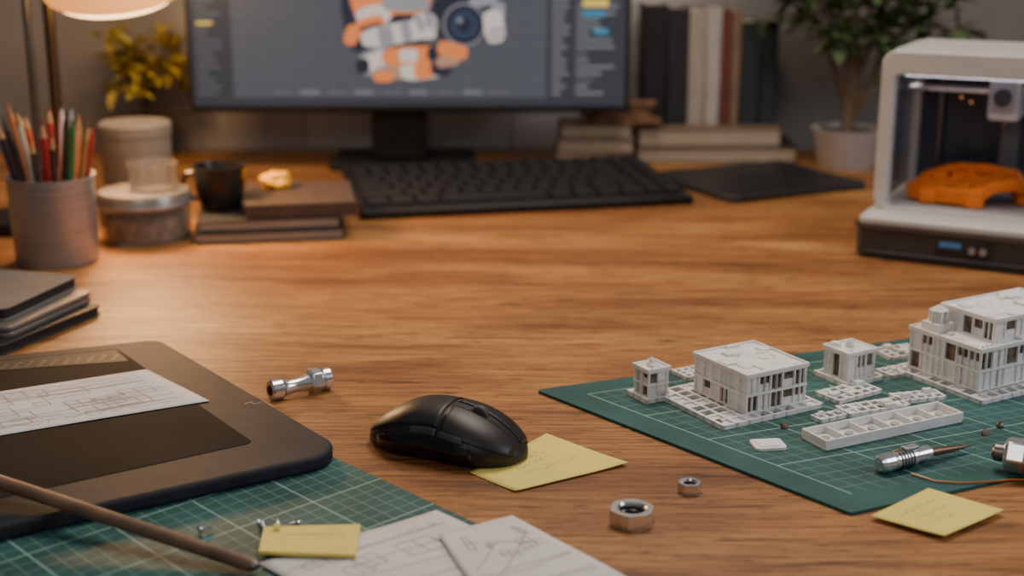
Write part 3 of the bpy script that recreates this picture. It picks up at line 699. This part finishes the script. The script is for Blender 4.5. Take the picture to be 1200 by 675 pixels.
# ------------------------------------------------------------------ hardware
def hexnut(name,label,loc,rad,h,rz,mat=CHROME):
    o=root(name,label,'nut',loc,rz); b=B(); seg=48
    def hexr(a): 
        a=(a%(math.pi/3))-math.pi/6; return rad*math.cos(math.pi/6)/math.cos(a)
    R=[]
    lv=[(0,.90),(h*.12,1.0),(h*.88,1.0),(h,.90)]
    for z,s in lv: R.append([b.verts.new((min(hexr(2*math.pi*k/seg),rad*(.93 if s<1 else 1))*math.cos(2*math.pi*k/seg),min(hexr(2*math.pi*k/seg),rad*(.93 if s<1 else 1))*math.sin(2*math.pi*k/seg),z)) for k in range(seg)])
    ri=rad*.56
    for z,s in [(h,1.12),(h-.0015,1),( .0015,1),(0,1.12)]: R.append([b.verts.new((ri*s*math.cos(2*math.pi*k/seg),ri*s*math.sin(2*math.pi*k/seg),z)) for k in range(seg)])
    R.append(R[0])
    for i in range(len(R)-1):
        for k in range(seg): b.faces.new([R[i][k],R[i][(k+1)%seg],R[i+1][(k+1)%seg],R[i+1][k]])
    mk('nut_body',b,mat,o,ang=.35)
    b=B(); t=5
    P=[(ri*.97*math.cos(2*math.pi*k/24),ri*.97*math.sin(2*math.pi*k/24),.0015+(h-.003)*k/(24*t)) for k in range(24*t+1)]
    tube(b,P,h*.06,6); mk('thread',b,DARKMET,o)
hexnut('hex_nut','large shiny steel hex nut lying on the desk',(.098,1.028,0),.0195,.013,.3)
hexnut('hex_nut','small steel hex nut lying on the desk',(.153,1.090,0),.0105,.009,.1)
bo=root('metal_standoff','polished chrome connector bolt with hexagonal ends on the wood','bolt',(-.221,1.336,0),math.radians(34))
bo.scale=(1.1,1.1,1.1)
b=B(); rings(b,[(-.016,0,.0098),(-.012,0,.0098),(-.004,0,.0098),(.004,0,.0100),(.012,0,.0105)],[.0085,.0070,.0066,.0070,.0085],28); mk('shaft',b,CHROME,bo)
b=B(); rings(b,[(-.029,0,.0098),(-.0275,0,.0098),(-.018,0,.0098),(-.0165,0,.0098)],[.0085,.0098,.0098,.0085],32); mk('round_end',b,CHROME,bo,ang=.4)
b=B(); rings(b,[(-.0292,0,.0098),(-.0300,0,.0098)],[.0050,.0042],20); mk('bore',b,BLACK,bo)
b=B(); rings(b,[(.010,0,.0108),(.013,0,.0108),(.022,0,.0108),(.0235,0,.0108)],[.0095,.0122,.0122,.0105],6,phase=.2); mk('hex_collar',b,CHROME,bo,bevel=.0007,ang=.3)
b=B(); rings(b,[(.0235,0,.0108),(.0245,0,.0108),(.0310,0,.0108),(.0325,0,.0108)],[.0095,.0108,.0108,.0092],32); mk('flange',b,CHROME,bo,ang=.4)

def screw(loc,rz,L=.02,label='small silver screw lying on the yellow pad'):
    o=root('screw',label,'screw',loc,rz)
    b=B(); rings(b,[(0,0,.0035),(.0012,0,.0035),(.003,0,.0035)],[.0030,.0036,.0018],20); mk('head',b,CHROME,o)
    b=B(); n=14; P=[];Rr=[]
    for i in range(n*2+1): P.append((.003+(L-.003)*i/(n*2),0,.0035-.0012*i/(n*2))); Rr.append((.0018 if i%2 else .0013)*(1-.3*i/(2*n)))
    rings(b,P,Rr,12); mk('threaded_shank',b,CHROME,o)
screw((-.186,.992,.0098),math.radians(100),.016); screw((-.2035,1.014,.0033),math.radians(-60),.014,'small silver screw lying on the cutting mat')
screw((-.172,1.014,.0033),math.radians(-160),.012,'small silver screw lying on the cutting mat')
screw((-.250,1.000,.0033),math.radians(40),.012,'small silver screw lying on the cutting mat')

# ------------------------------------------------------------------ architectural models
MZ=.0031
def facade(bw,bd,bk,x0,x1,y0,y1,z0,z1,floors,bx_,by_,rnd):
    t=.0022
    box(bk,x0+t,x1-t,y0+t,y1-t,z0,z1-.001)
    fh=(z1-z0)/floors
    for k in range(floors+1):
        z=z0+fh*k; h=.0024 if 0<k<floors else .0034
        za=max(z0,z-h/2); zb=min(z1,z+h/2)
        e=.0009
        box(bw,x0-e,x1+e,y0-e,y0+t,za,zb); box(bw,x0-e,x1+e,y1-t,y1+e,za,zb); box(bw,x0-e,x0+t,y0+t,y1-t,za,zb); box(bw,x1-t,x1+e,y0+t,y1-t,za,zb)
    def side(n,fn):
        for i in range(n+1):
            a=i/n; w=.0026 if i in(0,n) else .0016
            fn(a,w,0)
        for i in range(n):
            for k in range(floors):
                q=rnd.random(); za=z0+fh*k+.0015; zb=z0+fh*(k+1)-.0015
                if q<.60: fn((i+.5)/n,1/n,1,za,zb)
                elif q<.82: fn((i+.5)/n,1/n,2,za,zb)
                if rnd.random()<.4: fn((i+.5)/n,.0010,0)
    def fx(yside):
        def fn(a,w,mode,za=z0,zb=z1):
            c=x0+(x1-x0)*a
            yy=(y0,y0+t) if yside==0 else (y1-t,y1)
            if mode==0: box(bw,max(x0,c-w/2),min(x1,c+w/2),yy[0]-.0004 if yside==0 else yy[0],yy[1] if yside==0 else yy[1]+.0004,z0,z1)
            else:
                hw=(x1-x0)*w/2-.0006; z2=zb if mode==1 else za+(zb-za)*.45
                box(bd,c-hw,c+hw,y0+.0011 if yside==0 else y1-t,y0+t+.0003 if yside==0 else y1-.0011,za,z2)
        return fn
    def fy(xside):
        def fn(a,w,mode,za=z0,zb=z1):
            c=y0+(y1-y0)*a
            if mode==0: box(bw,x0-.0004 if xside==0 else x1-t,x0+t if xside==0 else x1+.0004,max(y0,c-w/2),min(y1,c+w/2),z0,z1)
            else:
                hw=(y1-y0)*w/2-.0006; z2=zb if mode==1 else za+(zb-za)*.45
                box(bd,x0+.0011 if xside==0 else x1-t-.0003,x0+t+.0003 if xside==0 else x1-.0011,c-hw,c+hw,za,z2)
        return fn
    side(bx_,fx(0)); side(bx_,fx(1)); side(by_,fy(0)); side(by_,fy(1))
def roofslab(b,x0,x1,y0,y1,z,rnd,n=10,ov=.002,par=.003):
    box(b,x0-ov,x1+ov,y0-ov,y1+ov,z,z+.0018)
    for (a0,a1,c0,c1) in ((x0-ov,x1+ov,y0-ov,y0),(x0-ov,x1+ov,y1,y1+ov),(x0-ov,x0,y0,y1),(x1,x1+ov,y0,y1)): box(b,a0,a1,c0,c1,z+.0018,z+.0018+par*.6)
    for i in range(n):
        w=rnd.uniform(.004,.020)*min(1,(x1-x0)/.07); d=rnd.uniform(.004,.016)*min(1,(y1-y0)/.07); x=rnd.uniform(x0,x1-w); y=rnd.uniform(y0,y1-d); h=rnd.uniform(.0006,.0030)
        box(b,x,x+w,y,y+d,z+.0018,z+.0018+h)
def strings(b,rnd,n,x0,x1,y0,y1,z,h=.006):
    for i in range(n):
        x=rnd.uniform(x0,x1);y=rnd.uniform(y0,y1); P=[Vector((x,y,z))]
        for k in range(4): P.append(P[-1]+Vector((rnd.uniform(-.003,.003),rnd.uniform(-.003,.003),h/4*rnd.uniform(.3,1.2))))
        tube(b,P,.0005,5)
def lattice(b,x0,x1,y0,y1,nx,ny,z0=0,z1=.0035,w=.0022,rnd=None,skip=0):
    for i in range(nx+1):
        x=x0+(x1-x0)*i/nx; box(b,x-w/2,x+w/2,y0-w/2,y1+w/2,z0,z1)
    for j in range(ny+1):
        y=y0+(y1-y0)*j/ny; box(b,x0-w/2,x1+w/2,y-w/2,y+w/2,z0,z1-.0005)
    if rnd:
        for i in range(nx):
            for j in range(ny):
                if rnd.random()<skip: box(b,x0+(x1-x0)*i/nx,x0+(x1-x0)*(i+1)/nx,y0+(y1-y0)*j/ny,y0+(y1-y0)*(j+1)/ny,z0,z0+(z1-z0)*.55)
def model(name,label,loc,yaw,blocks,base,seed,extra=None):
    rnd=random.Random(seed); r=root(name,label,'scale model',(loc[0],loc[1],MZ),math.radians(yaw))
    bw,bd,bk,br,bs,bb=B(),B(),B(),B(),B(),B()
    for (x0,x1,y0,y1,z0,z1,fl,nx,ny) in blocks:
        facade(bw,bd,bk,x0,x1,y0,y1,z0,z1,fl,nx,ny,rnd)
        roofslab(br,x0,x1,y0,y1,z1,rnd,n=max(3,int((x1-x0)*180)))
        strings(bs,rnd,max(3,int((x1-x0)*90)),x0,x1,y0,y1,z1+.001)
    if extra: extra(br,bs,rnd)
    for (x0,x1,y0,y1,nx,ny) in base: lattice(bb,x0,x1,y0,y1,nx,ny,0,.0050,.0030,rnd,.45)
    mk('base_grid',bb,PRINTW,r,smooth=False)
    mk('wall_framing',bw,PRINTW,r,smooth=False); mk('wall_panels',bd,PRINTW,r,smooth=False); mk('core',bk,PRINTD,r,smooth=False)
    mk('roof',br,PRINTW,r,smooth=False); mk('support_strands',bs,PRINTW,r)
    return r
def ex1(br,bs,rnd):
    rings(br,[(.012,.012,.035),(.012,.012,.040),(.012,.012,.043)],[.004,.003,.0006],8); box(br,.008,.016,.008,.016,.033,.037)
model('model_tower','small white printed tower model on the cutting mat',(.138,1.306),30,[(0,.0245,0,.0245,.003,.031,2,2,2)],[(-.004,.029,-.004,.029,3,3)],11,ex1)
model('model_building','white printed single block building model with flat roof',(.229,1.258),30,[(0,.076,0,.083,.004,.0420,2,5,6)],[(-.038,.086,-.013,.100,8,8)],22)
def ex3(br,bs,rnd):
    rings(br,[(.02,.02,.032),(.02,.02,.039),(.02,.02,.043)],[.006,.004,.0006],8); box(br,.006,.012,.024,.034,.032,.038)
model('model_building','small white printed house model with roof finial',(.352,1.358),30,[(0,.038,0,.036,.003,.0315,1,3,3)],[(-.006,.044,-.006,.042,4,3)],33,ex3)
def ex4(br,bs,rnd):
    box(br,.004,.028,.062,.086,.051,.060); rings(br,[(.016,.074,.060),(.016,.074,.070),(.016,.074,.073),(.016,.074,.078)],[.006,.006,.010,.002],8)
    for k in range(6): a=k*math.pi/3; box(br,.016+.009*math.cos(a)-.0012,.016+.009*math.cos(a)+.0012,.074+.009*math.sin(a)-.0012,.074+.009*math.sin(a)+.0012,.060,.073)
    tube(br,[(.03,.07,.066),(.035,.06,.069),(.04,.055,.064),(.04,.05,.060)],.0014,6)
    for i in range(6): box(br,.002+i*.006,.004+i*.006,.0,.002,.050,.055)
model('model_building','large white printed two storey building model with turret',(.476,1.318),30,
      [(0,.15,0,.096,.006,.049,2,8,6),(.030,.15,.012,.082,.051,.073,1,7,5)],[(-.012,.16,-.016,.108,12,8)],44,ex4)
G4='flat printed lattice frames on the cutting mat'
def latt(loc,yaw,L,W,nx,ny,seed,label='flat white printed lattice frame lying on the mat',h=.0045,z=0):
    rnd=random.Random(seed); b=B(); lattice(b,0,L,0,W,nx,ny,0,h,.0028,rnd,.35)
    for i in range(3):
        x=rnd.uniform(0,L*.8);y=rnd.uniform(0,W*.7); box(b,x,x+L*.18,y,y+W*.25,h,h+rnd.uniform(.001,.005))
    strings(b,rnd,3,0,L,0,W,h,.004)
    mk('printed_lattice',b,PRINTW,smooth=False,loc=(loc[0],loc[1],MZ+z),rot=(0,0,math.radians(yaw)),label=label,cat='scale model part',group=G4)
latt((.332,1.262),22,.070,.022,6,2,1); latt((.330,1.300),33,.060,.030,5,3,2); latt((.300,1.246),28,.030,.012,3,1,3)
latt((.392,1.300),14,.050,.020,5,2,4); latt((.420,1.440),20,.045,.034,4,3,5); latt((.186,1.372),30,.036,.026,4,3,6)
latt((.255,1.385),25,.046,.024,4,2,7); latt((.404,1.378),28,.026,.022,3,2,8)
# tray
tr=root('printed_tray','long white printed tray with compartments on the mat','tray',(.289,1.174,MZ),math.radians(26.5))
b=B(); Lt,Wt,Ht=.168,.036,.010
prism(b,rrect(0,Lt,0,Wt,.002,2),0,.002); 
for (x0,x1,y0,y1) in ((0,Lt,0,.0022),(0,Lt,Wt-.0022,Wt),(0,.0022,.0022,Wt-.0022),(Lt-.0022,Lt,.0022,Wt-.0022)): box(b,x0,x1,y0,y1,.002,Ht)
mk('tray_shell',b,PRINTW,tr,smooth=False,bevel=.0004)
for i in range(1,6):
    b=B(); box(b,Lt*i/6-.001,Lt*i/6+.001,.0022,Wt-.0022,.002,Ht-.002); mk('divider',b,PRINTW,tr,smooth=False)
for i in range(6):
    b=B(); cyl(b,(Lt*(i+.5)/6,Wt*.5,.002),(Lt*(i+.5)/6,Wt*.5,.005),.0045,seg=12); mk('tray_peg',b,PRINTG,tr,smooth=False)
b=B(); prism(b,rrect(-.015,.015,-.012,.012,.004),0,.003); prism(b,rrect(-.010,.010,-.008,.008,.002),.003,.0036)
mk('printed_tile',b,PRINTW,bevel=.0008,loc=(.238,1.186,MZ),rot=(0,0,math.radians(8)),label='small flat white printed tile lying on the mat',cat='scale model part')
for i,(x,y) in enumerate(((.262,1.234),(.315,1.228),(.470,1.235),(.200,1.242),(.45,1.215))):
    b=B(); bmesh.ops.create_icosphere(b,subdivisions=2,radius=.004)
    for v in b.verts: v.co*=1+.5*noise.noise(v.co*200+Vector((i,0,0))); v.co.z=max(v.co.z,-.002)
    mk('plastic_crumb',b,DARKMET if i in(2,) else PRINTD,loc=(x,y,MZ+.002),label='small dark plastic crumb on the cutting mat',cat='plastic crumb',group='crumbs on the cutting mat')
# metal tool
tl=root('precision_tool','knurled silver precision tool with pointed brown tip','hand tool',(.324,1.122,MZ),math.radians(28))
b=B(); rings(b,[(0,0,.0085),(.003,0,.0085),(.014,0,.0085),(.016,0,.0085),(.018,0,.0085),(.040,0,.0085),(.042,0,.0085),(.058,0,.0085),(.060,0,.0085)],[.006,.0085,.0085,.0065,.0080,.0080,.0065,.0070,.0055],28); mk('barrel',b,CHROME,tl,ang=.3)
for k in range(5):
    b=B(); lathe(b,[(.0081,0),(.0090,.0008),(.0090,.0016),(.0081,.0024)],28,0,(0,0,0),Matrix.Translation((.020+k*.0035,0,.0085))@Matrix.Rotation(math.radians(90),4,'Y')); mk('knurled_ring',b,DARKMET,tl)
b=B(); box(b,.028,.044,-.004,.004,.0155,.0195); mk('clip',b,STEEL,tl,bevel=.001)
b=B(); rings(b,[(.060,0,.0085),(.085,0,.0070),(.100,0,.0060),(.112,0,.0055)],[.0042,.0032,.0022,.0006],16); mk('pointed_tip',b,M('bronze_tip',(.20,.13,.08),.4,.8),tl)
cl=root('metal_coupling','chunky polished steel coupling lying on the mat','metal coupling',(.437,1.130,MZ),math.radians(-28))
b=B(); rings(b,[(0,0,.016),(.004,0,.016),(.018,0,.016),(.020,0,.016)],[.013,.016,.016,.013],6); mk('hex_collar',b,CHROME,cl,bevel=.001,ang=.3)
b=B(); rings(b,[(.020,0,.016),(.050,0,.016),(.052,0,.016),(.066,0,.016),(.070,0,.016)],[.0115,.0115,.015,.015,.012],32); mk('sleeve',b,STEEL,cl)
b=B(); rings(b,[(-.010,0,.016),(-.008,0,.016),(0,0,.016)],[.006,.008,.008],24); mk('stub',b,DARKMET,cl)
b=B(); prism(b,rrect(.022,.048,-.008,.008,.003),.001,.006); mk('foot_plate',b,DARKMET,cl)
b=B(); P=[(.352,1.118,.0045),(.368,1.102,.0045),(.388,1.098,.0045),(.412,1.100,.0045),(.436,1.105,.0045),(.47,1.105,.0045),(.50,1.115,.0045)]
tube(b,P,.0008,8); mk('orange_wire',b,M('copper_orange',(.50,.15,.03),.4,.2),label='thin orange wire curving across the cutting mat',cat='wire')

# ------------------------------------------------------------------ lights
def area(name,loc,target,size,power,col,sy=None):
    l=bpy.data.lights.new(name,'AREA'); l.energy=power; l.color=col; l.size=size
    if sy: l.shape='RECTANGLE'; l.size_y=sy
    o=bpy.data.objects.new(name,l); COL.objects.link(o); o.location=loc
    o.rotation_euler=(Vector(target)-Vector(loc)).to_track_quat('-Z','Y').to_euler(); return o
area('ceiling_softbox',(.25,1.9,1.5),(.05,1.5,0),.8,22,(1,.85,.70))
area('cool_side_light',(1.9,.9,1.0),(.3,1.4,0),.8,14,(.88,.92,1))  # unseen cool area light from the right, with no window behind it
area('front_fill',(-.5,-.7,1.5),(0,1.5,0),1.0,7.5,(1,.96,.92))
l=bpy.data.lights.new('lamp_bulb','SPOT'); l.energy=21; l.color=(1,.54,.22); l.shadow_soft_size=.07; l.spot_size=math.radians(150); l.spot_blend=.8
o=bpy.data.objects.new('lamp_bulb',l); COL.objects.link(o); o.location=(-.60,2.09,.315); o.rotation_euler=(Vector((-.22,1.75,0))-o.location).to_track_quat('-Z','Y').to_euler()
l=bpy.data.lights.new('lamp_wall_glow','POINT'); l.energy=4.6; l.color=(1,.60,.28); l.shadow_soft_size=.05
o=bpy.data.objects.new('lamp_wall_glow',l); COL.objects.link(o); o.location=(-.66,2.42,.44)
w=bpy.data.worlds.new('world'); SC.world=w; w.use_nodes=True
bg=w.node_tree.nodes['Background']; bg.inputs['Color'].default_value=(.58,.56,.55,1); bg.inputs['Strength'].default_value=.27
# ------------------------------------------------------------------ camera
cam=bpy.data.cameras.new('camera'); co=bpy.data.objects.new('camera',cam); COL.objects.link(co)
co.location=(0,0,.48); co.rotation_euler=(math.pi/2-math.atan(437.5/1600),0,0)
cam.lens=48; cam.sensor_width=36; cam.clip_start=.05
cam.dof.use_dof=True; cam.dof.focus_distance=1.30; cam.dof.aperture_fstop=3.2
SC.camera=co
